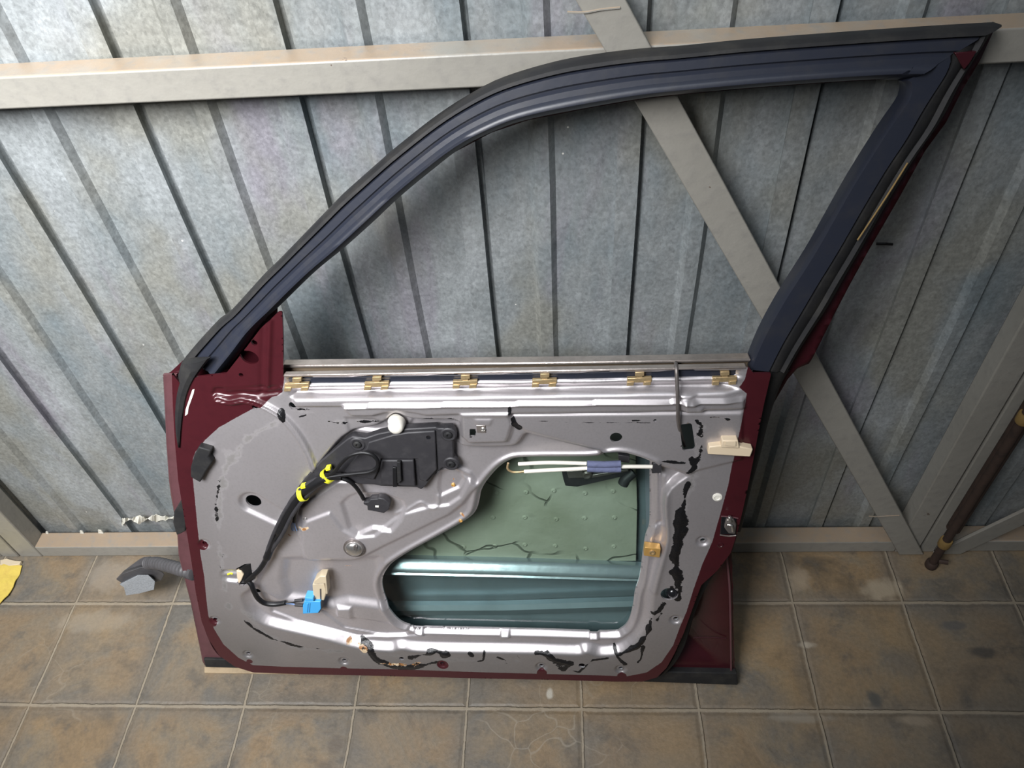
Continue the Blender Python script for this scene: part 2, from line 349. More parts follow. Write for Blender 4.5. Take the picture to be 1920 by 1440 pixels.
for xx, zz in ((1.1175,1.185),(1.723,.155)):
    b = MB(); b.tube(spline([(xx-.002,y0-.0005,zz),(xx+.018,y0-.0012,zz-.001),(xx+.036,y0-.0008,zz+.001),(xx+.058,y0-.0005,zz+.002)], 5), .0014, 6); b.build('weld_seam', M['frame'], g1, smooth=True)
g2 = leaf('door_2', 'right-hand galvanised gate leaf past the rusty drop bolt')
ribs(1.903, 3.4, phase=.43, parent=g2)
bx(1.872, 1.903, YF, YF+TH, 0, 2.5, 'post', g2); bx(1.903, 3.4, YF, YF+TH, .002, .0425, 'bottom_rail', g2); bx(1.903, 3.4, YF, YF+.042, 1.096, 1.139, 'middle_rail', g2)
b = MB(); b.hexa([(1.898,y0,.004),(1.955,y0,.004),(1.955,y1,.004),(1.898,y1,.004),(2.75,y0,1.13),(2.82,y0,1.13),(2.82,y1,1.13),(2.75,y1,1.13)]); b.build('diagonal_brace', M['frame'], g2, bevel=.0015)
g3 = leaf('door_3', 'left-hand galvanised gate leaf at the photo edge')
ribs(-1.6, -.232, phase=.40, parent=g3)
bx(-.232, -.190, YF, YF+TH, 0, 2.5, 'post', g3); bx(-1.6, -.232, YF, YF+TH, .002, .0425, 'bottom_rail', g3); bx(-1.6, -.232, YF, YF+.042, 1.096, 1.139, 'middle_rail', g3)

# drop bolt of the right-hand leaf
db = bpy.data.objects.new('drop_bolt', None); COL.objects.link(db); db.location = (1.883, .085, 0)
tag(db, 'rusty vertical drop bolt with ochre rings by the right gate post', 'bolt')
b = MB(); b.tube([(0,0,.004),(0,0,1.0)], .0085, 14); b.build('rod', M['rustrod'], db, smooth=True)
b = MB(); b.tube([(.009,.012,.13),(.009,.012,.95)], .014, 14); b.build('guide_tube', M['rustrod'], db, smooth=True)
for z in (.095, .49):
    b = MB(); b.lathe((0,0,z), [(.0115,-.011),(.0125,-.008),(.0125,.008),(.0115,.011)], 16); b.build('ring', M['ring'], db, smooth=True)
b = MB(); b.lathe((0,0,.004), [(.011,-.003),(.0125,0),(.0125,.012),(.0095,.016)], 16); b.build('foot_cap', M['rustrod'], db, smooth=True)
b = MB(); b.tube([(.006,-.006,.032),(.022,-.012,.036)], .005, 8); b.build('cross_pin', M['rustrod'], db, smooth=True)

# small things on the floor and on the bottom rail
def flat_thing(name, pts, z0, z1, mt, label, cat, jit=0, group=None):
    q = [onZ(x, y, z1)[:2] for x, y in pts]; b = MB(); b.prism(q, z0, z1); o = b.build(name, M[mt], bevel=min(.001, (z1-z0)*.3)); tag(o, label, cat, group); return o
# yellow cloth with soft waves
edge = [(-70,1056),(0,1059),(41,1060),(37,1075),(30,1088),(26,1100),(16,1118),(0,1132),(-20,1150),(-90,1152)]
q = [onZ(x, y, .004)[:2] for x, y in edge]
bm = bmesh.new(); vs = [bm.verts.new((a[0], a[1], .004)) for a in q]; f = bm.faces.new(vs)
bmesh.ops.triangulate(bm, faces=[f]); bmesh.ops.subdivide_edges(bm, edges=bm.edges, cuts=4, use_grid_fill=True)
for v in bm.verts: v.co.z = .0035+.0025*math.sin(v.co.x*70+v.co.y*40)+.001*math.sin(v.co.y*160)
r = bmesh.ops.solidify(bm, geom=bm.faces[:], thickness=.0018)
me = bpy.data.meshes.new('yellow_cloth'); bm.to_mesh(me); bm.free()
for v in me.vertices: v.co.z = max(v.co.z, .0004)
tag(link('yellow_cloth', me, None, [M['cloth']]), 'yellow cloth lying on the floor at the left edge', 'cloth')
flat_thing('wooden_slat', [(383,1250),(383,1261),(560,1263),(560,1254)], .0005, .006, 'wood', 'thin pale wooden slat lying on the floor under the car door corner', 'slat')
flat_thing('plaster_chunk', [(0,1050),(12,1047),(28,1051),(40,1052),(36,1058),(14,1061),(0,1060)], .0003, .008, 'beige', 'pale plaster crumb beside the yellow cloth below the gate', 'rubble')
def chip(px, py, s_, label):
    q_ = onY(px, py, .1635); zz = .0432
    c = np.array([q_[0], .156, zz]); b = MB()
    k = [(-s_,0,0),(s_*.8,-.001,0),(s_*.5,.001,s_*1.3),(-s_*.3,.0005,s_*1.7)]
    b.add([c+np.array(a) for a in k]+[c+np.array(a)+np.array((0,.0022,0)) for a in k], [(0,1,2,3),(7,6,5,4),(0,4,5,1),(1,5,6,2),(2,6,7,3),(3,7,4,0)])
    tag(b.build('paint_chip', M['paper']), label, 'paint chip', 'white chips on the gate bottom rail')
chip(190, 992, .0075, 'larger white paint chip standing on the gate bottom rail'); chip(149, 986, .0055, 'smaller slanted white paint chip on the bottom rail'); chip(82, 985, .004, 'tiny white chip near the bottom-left gate corner')
# crumpled torn strip hanging on the sheet by the car door
b = MB(); pts = spline([(228,980),(240,974),(262,975),(285,972),(310,972),(345,970)], 6); up = []; lo = []
for i, (x, y) in enumerate(pts):
    j = rng.normal(0, 1.3, 2); hw = 4+2.5*math.sin(i*.7)+j[0]; up.append(tuple(onY(x, y-hw, .158+.004*math.sin(i*1.3)))); lo.append(tuple(onY(x, y+hw, .156+.004*math.cos(i*.9))))
n_ = len(up); off = np.array((0,.0015,0)); V_ = up+lo+[tuple(np.array(a)+off) for a in up+lo]
F_ = [(i, i+1, n_+i+1, n_+i) for i in range(n_-1)]+[(2*n_+i, 3*n_+i, 3*n_+i+1, 2*n_+i+1) for i in range(n_-1)]+[(i, 2*n_+i, 2*n_+i+1, i+1) for i in range(n_-1)]+[(n_+i, n_+i+1, 3*n_+i+1, 3*n_+i) for i in range(n_-1)]
b.add(V_, F_); tag(b.build('torn_tape', M['paper']), 'torn off-white crumpled tape strip stuck low on the gate sheet left of the car door', 'tape')
b = MB(); a_ = onY(1643, 457, .172); c_ = onY(1673, 458, .172)
b.tube([a_, (a_+c_)/2+np.array((0,-.002,.002)), c_], .0022, 6); tag(b.build('wire_scrap', M['black_soft']), 'short black wire scrap on the gate sheet right of the car door frame', 'wire')

# ------------------------------------------------------------------ the car door
D = bpy.data.objects.new('car_door', None); COL.objects.link(D)
D.matrix_world = Matrix([[DU[i], DV[i], DN[i], DO[i]] for i in range(3)]+[[0,0,0,1]])
tag(D, 'maroon car front door stripped of its trim leaning on the gate', 'car door')
WI, WF = .055, .040

def sdp(U, V, poly):                       # signed distance, negative inside
    poly = np.asarray(poly, float); d = np.full(U.shape, 1e9); ins = np.zeros(U.shape, bool); n = len(poly)
    for i in range(n):
        a = poly[i]; c = poly[(i+1) % n]; e = c-a; wx = U-a[0]; wy = V-a[1]
        t = np.clip((wx*e[0]+wy*e[1])/(e@e+1e-15), 0, 1); d = np.minimum(d, (wx-e[0]*t)**2+(wy-e[1]*t)**2)
        c1 = (a[1] <= V) & (c[1] > V); c2 = (a[1] > V) & (c[1] <= V); s_ = e[0]*wy-e[1]*wx
        ins ^= (c1 & (s_ > 0)) | (c2 & (s_ < 0))
    d = np.sqrt(d); return np.where(ins, -d, d)
def sdl(U, V, line, rad=None):             # distance to polyline
    line = np.asarray(line, float); d = np.full(U.shape, 1e9)
    for i in range(len(line)-1):
        a = line[i]; c = line[i+1]; e = c-a; wx = U-a[0]; wy = V-a[1]; t = np.clip((wx*e[0]+wy*e[1])/(e@e+1e-15), 0, 1)
        d = np.minimum(d, np.hypot(wx-e[0]*t, wy-e[1]*t)-(0 if rad is None else rad[i]+(rad[i+1]-rad[i])*t))
    return d
def S(d, wd): t = np.clip(.5-d/wd, 0, 1); return t*t*(3-2*t)
def G(d, s_): return np.exp(-(d/s_)**2)

outline = [(322,700),(324,760),(328,830),(334,900),(342,950),(352,1010),(360,1060),(367,1110),(378,1165),(392,1200),(412,1230),(440,1250),(475,1261),(560,1264),(700,1267),(900,1272),(1050,1275),(1150,1278),(1205,1278),(1232,1270),(1250,1252),(1265,1225),(1282,1187),(1300,1137),(1315,1097),(1345,1070),(1370,1037),(1382,1000),(1392,960),(1402,915),(1412,865),(1422,810),(1432,760),(1446,700),(1413,700),(1405,690),(1396,690.5),(1100,695.5),(720,702.5),(531,706),(531,640),(529,585),(522,585),(487,618),(454,662),(424,700),(372,706),(355,712),(340,722)]
opening = [(1222,869),(1220,890),(1220,960),(1219,1000),(1212,1020),(1207,1050),(1205,1067),(1200,1100),(1192,1125),(1187,1157),(1179,1182),(1165,1196),(1140,1201),(1000,1197),(790,1192),(765,1189),(745,1180),(727,1160),(715,1137),(710,1115),(715,1095),(727,1075),(747,1060),(772,1045),(815,1022),(860,997),(882,982),(892,968),(897,950),(900,935),(910,917),(932,892),(955,877),(985,872),(1100,871),(1130,867),(1139,856),(1150,851),(1172,852),(1200,860)]
OP = P(px_spline(opening+[opening[0]], 4)[:-1], WI); OL = P(outline, WI)
holes = []
def hole(px, py, r): c = uv(px, py, WI); s_ = r*.00088; holes.append([(c[0]+s_*math.cos(t), c[1]+s_*math.sin(t)) for t in np.linspace(0, 2*math.pi, 17)[:-1]])
dimples = [(383,1020),(403,1163),(465,1227),(645,1240),(829,1246),(1015,1250),(1164,1255),(1267,1162),(1318,1015)]
for x, y in dimples: hole(x, y, 4.8)
for x, y, r in [(549,760,7),(478,763,5.5),(1155,818,10.5),(473,944,15),(477,1120,7.5),(497,1146,3.2),(641,1168,3.4),(1091,1248,7),(1255,1114,17),(753,1235,5.5),(477,643,5),(452,703,4),(1228,786,3)]: hole(x, y, r)
holes.append([uv(468+17*math.cos(t)+0*t, 670+12*math.sin(t)+4*math.cos(t), WI) for t in np.linspace(0, 2*math.pi, 21)[:-1]])
holes.append(P([(1278,793),(1294,791),(1297,794),(1303,836),(1300,841),(1283,843),(1279,840),(1274,798)], WI))
holes.append(P([(882,797),(893,797),(893,801),(895,803),(893,806),(893,811),(882,811)], WI))
holes.append(P([(441,1067),(458,1058),(470,1056),(474,1083),(460,1098),(450,1098),(444,1090)], WI))
CELL = .0021
u0, v0 = OL.min(0)-.004; u1, v1 = OL.max(0)+.004
nu, nv = int((u1-u0)/CELL), int((v1-v0)/CELL)
U, V = np.meshgrid(u0+CELL*np.arange(nu), v0+CELL*np.arange(nv))
def Fall(U, V):
    F = sdp(U, V, OL); F = np.maximum(F, -sdp(U, V, OP))
    for h in holes:
        h = np.asarray(h); c = h.mean(0); rr = np.abs(h-c).max()+.01
        mk = (abs(U-c[0]) < rr) & (abs(V-c[1]) < rr)
        if mk.any(): F[mk] = np.maximum(F[mk], -sdp(U[mk], V[mk], h))
    return F
F = Fall(U, V); gy, gx = np.gradient(F, CELL); gl = np.hypot(gx, gy)+1e-9; near = np.abs(F) < .72*CELL
U = np.where(near, U-F*gx/gl**2, U); V = np.where(near, V-F*gy/gl**2, V); ok = F < .72*CELL
dOL = sdp(U, V, OL); dOP = sdp(U, V, OP)
H = np.zeros(U.shape)
def reg(pts, depth, wd): global H; H += depth*S(sdp(U, V, P(pts, WI)), wd)
def bead(pts, h, s_, close=False):
    global H; q_ = P(px_spline(pts), WI); H += h*G(sdl(U, V, q_), s_)
# main dish below the belt bar
dish = [(1292,892),(1200,862),(1100,840),(1010,818),(985,812),(972,826),(955,836),(875,836),(862,826),(860,790),(800,786),(768,784),(740,775),(718,790),(700,800),(650,812),(612,850),(575,900),(540,960),(505,1028),(470,1098),(452,1115),(454,1130),(462,1145),(476,1160),(502,1174),(558,1188),(613,1201),(669,1216),(730,1222),(752,1218),(780,1222),(852,1224),(990,1226),(1080,1229),(1100,1225),(1125,1231),(1165,1226),(1200,1203),(1222,1165),(1227,1110),(1248,1030),(1252,1000),(1250,930)]
dd = sdp(U, V, P(px_spline(dish+[dish[0]], 4)[:-1], WI)); wd_ = np.interp(V, [.30, .44], [.020, .009]); H += -.0145*S(dd+wd_*.35, wd_)
# gentle lower-left pocket and plate steps
reg([(530,1062),(705,1060),(716,1100),(722,1150),(650,1140),(620,1146),(535,1132),(524,1100)], -.010, .024)
reg([(490,1122),(524,1142),(599,1156),(641,1168),(719,1180),(760,1196),(760,1204),(669,1206),(613,1192),(558,1178),(505,1158)], -.0045, .006)
reg([(628,1150),(655,1150),(657,1172),(628,1172)], .005, .009)
reg([(595,1158),(640,1168),(735,1188),(800,1203),(720,1206),(640,1192)], -.003, .004)
reg([(576,1062),(640,1063),(665,1057),(715,1031),(840,971),(866,951),(892,918),(880,905),(862,938),(840,953),(800,958),(755,970),(700,1012),(665,1015),(640,1000),(615,968),(570,985),(552,1010)], .004, .006)
reg([(566,1064),(640,1064),(668,1060),(718,1034),(842,974),(868,954),(896,917),(880,895),(850,880),(800,900),(640,905),(560,960)], .0035, .005)
reg([(637,953),(650,940),(668,934),(720,936),(751,948),(757,960),(750,980),(731,1003),(697,999),(680,1006),(668,1012),(652,1000)], -.006, .008)
reg([(823,893),(846,888),(863,894),(868,908),(860,922),(842,930),(825,938),(821,925)], -.0045, .005)
bead([(820,938),(821,950),(812,958),(798,955),(786,950),(765,962),(740,975)], .0022, .0028)
bead([(866,898),(880,905),(893,918)], -.002, .003)
# hole pocket, grommet pocket
H += -.006*S(sdl(U, V, P([(473,944),(524,972)], WI), [.021, .017]), .008)*S(-dd, .03)
H += -.006*S(sdl(U, V, P([(428,1080),(460,1082)], WI), [.013, .015]), .009)
H += .004*G(sdl(U, V, P([(420,1079),(445,1080)], WI)), .006)
H += .0035*S(sdl(U, V, P([(582,903),(642,905)], WI), [.009,.009]), .005)*-1
# speaker ring bead (double)
arc = px_spline([(408,747),(432,751),(458,748),(490,757),(525,777),(550,802),(570,832),(583,860),(590,880)]); q_ = P(arc, WI); d_ = sdl(U, V, q_)
H += .0075*S(d_-.0055, .005)-.0032*G(d_, .002)
# belt
pA, pB = np.array(uv(531, 705.5, WI)), np.array(uv(1396, 690, WI)); e_ = nrm(pB-pA)
below = -((U-pA[0])*-e_[1]+(V-pA[1])*e_[0]); along = (U-pA[0])*e_[0]+(V-pA[1])*e_[1]; Lb = np.linalg.norm(pB-pA)
e_px = below/.00084
prof = np.interp(e_px, [-5,0,3.5,5.5,17,20,24,28,40,45.5,50,56], [0,.001,.001,-.012,-.012,-.0005,-.0005,-.004,-.0125,.004,.006,.006])
kL = S(-(along-.006), .012); kR = S(along-(Lb-.012), .03)
H += prof*kL*kR*S(below-.052, .002)
bar = [(640,742),(1380,736),(1396,736),(1396,764),(1330,766),(1200,769),(1000,772),(860,774),(800,776),(775,771),(745,768),(720,772),(700,777),(660,777),(648,768)]
H += .009*S(sdp(U, V, P(bar, WI))+.001, .007)*np.where(below > .0475, 1, 0)
reg([(865,772),(955,770),(962,790),(956,812),(950,824),(880,826),(868,815)], .010, .008)     # switch mount plateau
reg([(1278,745),(1298,744),(1316,757),(1316,768),(1284,768)], .006, .008); reg([(1272,738),(1284,735),(1304,737),(1284,747)], .004, .004)
reg([(890,778),(925,778),(920,790),(896,790)], .0015, .004)
H += -.004*G(np.hypot(*(np.stack([U, V])-np.array(uv(745,793,WI))[:,None,None])), .016)
reg([(960,776),(1392,772),(1392,860),(1310,880),(1292,888),(1200,858),(1100,836),(1012,814),(985,806),(966,792)], .0035, .0055)
reg([(648,784),(700,786),(716,792),(728,812),(762,812),(772,794),(790,789),(858,792),(866,832),(850,834),(760,816),(700,818),(655,812)], -.0035, .006)
# window opening lip
H += -.006*S(dOP-.0035, .007)+.0035*G(dOP-.010, .0035)
lipR = P([(1226,1110),(1246,1030),(1248,1000),(1248,905)], WI); H += .003*G(sdl(U, V, lipR), .006)
reg([(1222,880),(1244,882),(1244,990),(1224,1000)], -.003, .006)
H += .004*G(sdl(U, V, P([(1237,895),(1238,985)], WI)), .004)
for x, y in [(783,1196),(946,1201),(1114,1204)]:
    c = uv(x, y, WI); H += .004*S(np.maximum(abs(U-c[0])-.008, abs(V-c[1])-.006), .003)
# dimples
rad_all = np.zeros(U.shape)
for x, y in dimples:
    c = uv(x, y, WI); r_ = np.hypot(U-c[0], V-c[1]); H += -.0042*S(r_-.0095, .0045)+.0016*S(r_-.0062, .003)
# corner pillar relief of the mirror triangle
bead([(507,600),(505,660),(503,725)], .004, .0035); bead([(494,606),(492,660),(490,735)], -.002, .004)
H += .0035*S(sdp(U, V, P([(398,738),(402,728),(520,724),(530,732),(523,738),(480,744),(425,748),(405,748)], WI)), .006)*-1
H += .003*G(sdl(U, V, P([(424,731),(455,730),(500,732),(528,728)], WI)), .004)
H += rng.normal(0, 1, U.shape)*0
# paint and dirt masks
silver = [(510,744.5),(492,760),(475,766),(440,785),(410,802),(385,825),(367,847),(362,860),(362,900),(366,940),(371,992),(376,1039),(383,1080),(387,1122),(391,1155),(402,1180),(419,1208),(447,1233),(474,1247),(530,1250),(640,1253),(752,1255),(890,1260),(1115,1266),(1175,1268),(1212,1261),(1240,1242),(1262,1210),(1275,1175),(1287,1147),(1300,1105),(1317,1057),(1335,1017),(1350,965),(1365,910),(1375,857),(1385,810),(1395,765),(1400,738),(1386,727),(1396,712),(1402,688),(1390,670),(538,670),(534,700),(530,735),(520,742)]
paint = sdp(U, V, P(silver, WI))
for x, y, r, dx, dy in [(383,1020,12,-5,3),(403,1163,12,-7,5),(645,1240,8,0,14),(829,1246,13,1,1),(1015,1250,11,1,11),(1164,1255,10,2,12),(465,1227,7,3,13)]:   # maroon overspray beside the holes
    c = uv(x+dx, y+dy, WI); paint = np.maximum(paint, r*.00088-np.hypot(U-c[0], V-c[1]))
def vnoise(sc, seed):
    g = np.random.default_rng(seed).random((90, 90)); x = (U-u0)/sc; y = (V-v0)/sc; i = np.clip(x.astype(int), 0, 88); j = np.clip(y.astype(int), 0, 88)
    fx = np.clip(x-i, 0, 1); fy = np.clip(y-j, 0, 1); fx = fx*fx*(3-2*fx); fy = fy*fy*(3-2*fy)
    return (g[j, i]*(1-fx)+g[j, i+1]*fx)*(1-fy)+(g[j+1, i]*(1-fx)+g[j+1, i+1]*fx)*fy
VN = (vnoise(.016, 5)-.5)*.0085+(vnoise(.009*1.4, 6)-.5)*.005
def mask(strokes, wide=2.4):
    A = np.zeros(U.shape)
    for pts, rad, k in strokes:
        q_ = P(pts, WI); d_ = sdl(U, V, q_)+VN*min(1, rad/9); A = np.maximum(A, k*S(d_-rad*.00088*.6, rad*.00088*(wide)))
    return A
tar = mask([([(1290,905),(1284,935),(1280,965),(1277,990)], 6, .78),([(1278,960),(1272,1000),(1266,1045),(1268,1080),(1272,1100)], 12, 1.05),([(1284,992),(1276,1004)], 7, .9),([(1259,1100),(1263,1110),(1270,1122),(1276,1100)], 10, .9),
  ([(1246,1132),(1236,1146),(1228,1152)], 8, .95),([(1240,1150),(1232,1162)], 6, .85),([(1222,1160),(1213,1190),(1196,1212),(1180,1220),(1162,1228)], 6, .95),([(1206,1212),(1202,1235),(1196,1242)], 4, .9),([(1152,1218),(1158,1232),(1172,1245)], 5, .85),
  ([(1004,1225),(1024,1227),(1040,1238),(1058,1242)], 8, 1.0),([(1045,1240),(1066,1246),(1058,1256)], 12, 1.0),([(1066,1256),(1085,1260),(1096,1250),(1112,1238),(1140,1234)], 4, .85),
  ([(804,1224),(818,1222),(834,1228)], 9, 1.05),([(770,1234),(790,1228),(806,1226)], 8, .9),([(676,1208),(692,1216),(700,1230),(712,1240),(730,1246)], 12, .95),([(724,1248),(770,1250),(800,1246),(816,1242)], 10, .85),([(880,1226),(884,1230)], 6, .9),([(896,1240),(906,1238),(908,1224)], 5, .9),([(932,1232),(948,1238),(950,1244)], 5, .7),([(970,1230),(978,1238)], 4, .7),
  ([(957,754),(956,770)], 2.5, .85),([(962,782),(966,796),(972,800)], 7, .95),([(770,791),(786,788),(812,786)], 5, .62),([(828,788),(856,790)], 6, .68),([(616,790),(640,794),(715,792)], 5, .60),([(545,766),(580,768)], 5, .58),([(560,782),(584,776)], 3, .62),
  ([(528,768),(532,784)], 6, 1.0),([(1306,786),(1314,796),(1312,812)], 8, .62),([(1326,780),(1346,779),(1364,784)], 4, .62),([(1318,810),(1312,850),(1300,868)], 9, .58),([(1296,856),(1302,874),(1290,884)], 7, .66),([(1240,862),(1282,866)], 4, .66),([(1186,786),(1200,786)], 3, .8),([(975,786),(1100,790),(1234,790)], 1.6, .58),
  ([(1378,740),(1377,752)], 4, .8),([(418,1040),(412,1060),(418,1076)], 8, .55),([(400,930),(402,950)], 5, .45),([(412,900),(404,945),(410,1010)], 7, .52)])
tar2 = mask([([(458,1164),(478,1180),(500,1192)], 5, .95),([(478,1178),(510,1198),(560,1212),(600,1217)], 5, .66)])
tar = np.maximum(tar, tar2)
dirt = mask([([(520,790),(480,812),(450,838),(432,862),(420,890),(412,930),(410,980),(414,1040),(420,1090),(430,1140)], 13, .62),([(430,840),(415,900),(410,1000)], 26, .42),([(450,1140),(500,1190),(560,1215),(640,1222)], 14, .55),([(1310,800),(1306,860),(1292,920),(1284,960)], 14, .55),
  ([(545,770),(600,775)], 16, .45),([(610,792),(720,794)], 14, .5),([(765,790),(860,790)], 10, .5),([(640,1222),(840,1238),(1000,1240)], 16, .45),([(530,728),(1390,708)], 22, .40),([(1225,1150),(1190,1215),(1140,1240)], 12, .5)])
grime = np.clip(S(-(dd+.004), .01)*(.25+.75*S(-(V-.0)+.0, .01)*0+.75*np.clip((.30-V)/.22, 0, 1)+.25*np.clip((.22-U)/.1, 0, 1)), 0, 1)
rust = mask([([(556,1000),(566,998),(575,995)], 6, .9),([(655,1208),(672,1212),(684,1220)], 9, .85),([(712,1244),(735,1245),(760,1246)], 7, .8),([(775,1246),(790,1242)], 7, .8),([(806,1240),(812,1234)], 6, .7),([(862,974),(868,978)], 6, .8),([(848,910),(852,912)], 4, .9),([(586,908),(594,910)], 6, .7),([(535,1012),(540,1016)], 4, .7),([(640,1080),(664,1080)], 3, .6)])
H += .0022*np.clip(tar-.6, 0, .5)*2
# build the mesh
idx = -np.ones(U.shape, int); idx[ok] = np.arange(ok.sum())
q4 = np.stack([idx[:-1,:-1], idx[:-1,1:], idx[1:,1:], idx[1:,:-1]], -1).reshape(-1, 4); q4 = q4[(q4 >= 0).all(1)]
cen = np.stack([U[ok][q4].mean(1), V[ok][q4].mean(1)]); Fc = Fall(cen[0][None], cen[1][None])[0]; q4 = q4[Fc < 0]
verts = np.stack([U[ok], V[ok], WI+H[ok]], 1)
E_ = np.concatenate([q4[:, [0,1]], q4[:, [1,2]], q4[:, [2,3]], q4[:, [3,0]]]); key = np.sort(E_, 1); _, inv, cnt = np.unique(key, axis=0, return_inverse=True, return_counts=True)
be = E_[cnt[inv.ravel()] == 1]; bv, binv = np.unique(be, return_inverse=True); binv = binv.reshape(-1, 2)
dO = dOL[ok][bv]; top = verts[bv].copy(); bot = top.copy(); outer = np.abs(dO) < .004

cxy = verts[:, :2].mean(0); bot[:, 2] = np.where(outer & (top[:, 1] < .70), .004, top[:, 2]-.0035)
n0 = len(verts); rim = np.c_[binv[:, 1]+n0, binv[:, 0]+n0, binv[:, 0]+n0+len(bv), binv[:, 1]+n0+len(bv)]
AV = np.r_[verts, top, bot]; AF = np.r_[q4, rim]
me = bpy.data.meshes.new('inner_panel'); me.vertices.add(len(AV)); me.vertices.foreach_set('co', AV.ravel().astype(np.float32))
me.loops.add(AF.size); me.loops.foreach_set('vertex_index', AF.ravel().astype(np.int32)); me.polygons.add(len(AF))
me.polygons.foreach_set('loop_start', np.arange(0, AF.size, 4, dtype=np.int32)); me.update(calc_edges=True); me.validate()
me.polygons.foreach_set('use_smooth', [True]*len(me.polygons))
for nm, arr in (('paint', paint), ('tar', tar+.06*(tar > .3)), ('dirt', dirt), ('rust', rust), ('grime', grime)):
    a = me.attributes.new(nm, 'FLOAT', 'POINT'); vals = arr[ok]; bvv = vals[bv]*(1 if nm == 'paint' else 0); a.data.foreach_set('value', np.r_[vals, bvv, bvv].astype(np.float32))
panel = link('inner_panel', me, D, [M['panel']])

# outer skin: curved shell behind the panel, one ring for the window frame
top_edge = [(338,683),(352,664),(400,612),(424,594),(485,527),(513,500),(613,397),(640,370),(719,300),(727,293),(807,230),(873,187),(940,153),(1040,123),(1123,108),(1207,98),(1280,93),(1413,80),(1613,65),(1760,55),(1883,48)]
rear_edge = [(1883,48),(1845,115),(1810,173),(1780,233),(1740,287),(1690,377),(1630,480),(1597,540),(1567,597),(1527,677),(1520,688),(1498,697),(1480,717),(1453,763),(1440,800),(1425,850),(1410,905),(1392,960),(1380,1010),(1372,1037),(1374,1100),(1375,1175),(1378,1262)]
inner_edge = [(524,577),(586,517),(641,472),(697,422),(753,370),(853,290),(923,253),(990,230),(1107,207),(1207,190),(1280,182),(1413,170),(1580,158),(1685,153),(1701,158),(1704,168),(1698,190),(1657,250),(1600,340),(1520,480),(1467,563),(1407,677)]
left_edge = [(385,1248),(380,1240),(370,1190),(358,1130),(345,1080),(335,1040),(332,990),(321,930),(317,900),(312,830),(309,760),(306,702)]
def skinw(v): a = np.clip(v/.09, 0, 1); c = np.clip((.76-v)/.22, 0, 1); return -.054*(a*a*(3-2*a))*(c*c*(3-2*c))
SK = np.array([uv(x, y, .0) for x, y in left_edge+[(318,699)]]+[uv(x, y, .018) for x, y in top_edge]+[uv(x, y, .01) for x, y in rear_edge[1:-5]]+[uv(x, y, 0) for x, y in rear_edge[-5:]])
SW = np.array([uv(x, y, 0) for x, y in inner_edge]+[uv(1408,700,0), uv(527,706,0)])
c5 = .006; a0, b0 = SK.min(0)-.01; a1, b1 = SK.max(0)+.01
U2, V2 = np.meshgrid(np.arange(a0, a1, c5), np.arange(b0, b1, c5))
def F2f(U, V): return np.maximum(sdp(U, V, SK), -(sdp(U, V, SW)-.003))
F2 = F2f(U2, V2); gy, gx = np.gradient(F2, c5); gl = np.hypot(gx, gy)+1e-9; nr = abs(F2) < .7*c5
U2 = np.where(nr, U2-F2*gx/gl**2, U2); V2 = np.where(nr, V2-F2*gy/gl**2, V2); ok2 = F2 < .7*c5
edge_d = np.clip(-sdp(U2, V2, SK), 0, .16)/.16; edge_d = edge_d*edge_d*(3-2*edge_d)
W2 = skinw(V2)*edge_d*np.where(V2 < .78, 1, 0)
ix = -np.ones(U2.shape, int); ix[ok2] = np.arange(ok2.sum()); k4 = np.stack([ix[:-1,:-1], ix[:-1,1:], ix[1:,1:], ix[1:,:-1]], -1).reshape(-1, 4); k4 = k4[(k4 >= 0).all(1)]
v2 = np.stack([U2[ok2], V2[ok2], W2[ok2]], 1); fc = F2f(v2[k4][:, :, 0].mean(1)[None], v2[k4][:, :, 1].mean(1)[None])[0]; k4 = k4[fc < .003]
me = bpy.data.meshes.new('outer_skin'); me.from_pydata(v2.tolist(), [], k4.tolist()); me.update(); me.polygons.foreach_set('use_smooth', [True]*len(me.polygons))
skin = link('outer_skin', me, D, [M['maroon'], M['skin_in']])
so = skin.modifiers.new('solid', 'SOLIDIFY'); so.thickness = .0012; so.offset = 0
# primer inside the cavity: faces well inside the panel outline
pc = v2[k4].mean(1); ins = sdp(pc[:, 0][None], pc[:, 1][None], np.array([uv(x, y, 0) for x, y in [(352,740),(375,1000),(420,1200),(480,1235),(1200,1240),(1290,1100),(1370,900),(1400,740)]]))[0] < 0
me.polygons.foreach_set('material_index', ins.astype(np.int32))

def strip(name, a_px, b_px, wa, wb, mt, n=60, prof=None, parent=None, sp=True, bev=0, cnt=1):
    """band between two measured edges; prof: list of (s across, w) from edge a to edge b, closed at the back"""
    A = resample([uv(x, y, wa) for x, y in (px_spline(a_px, 5) if sp else a_px)], n); B = resample([uv(x, y, wb) for x, y in (px_spline(b_px, 5) if sp else b_px)], n)
    k = len(prof); vs = []
    for i in range(n):
        for s_, w_ in prof: q = A[i]*(1-s_)+B[i]*s_; vs.append((q[0], q[1], w_))
    fs = [(i*k+j, i*k+(j+1) % k, (i+1)*k+(j+1) % k, (i+1)*k+j) for i in range(n-1) for j in range(k)]+[tuple(range(k)), tuple((n-1)*k+j for j in range(k-1, -1, -1))]
    b = MB(); b.add(vs, fs); return b.build(name, M[mt], D if parent is None else parent, smooth=True)

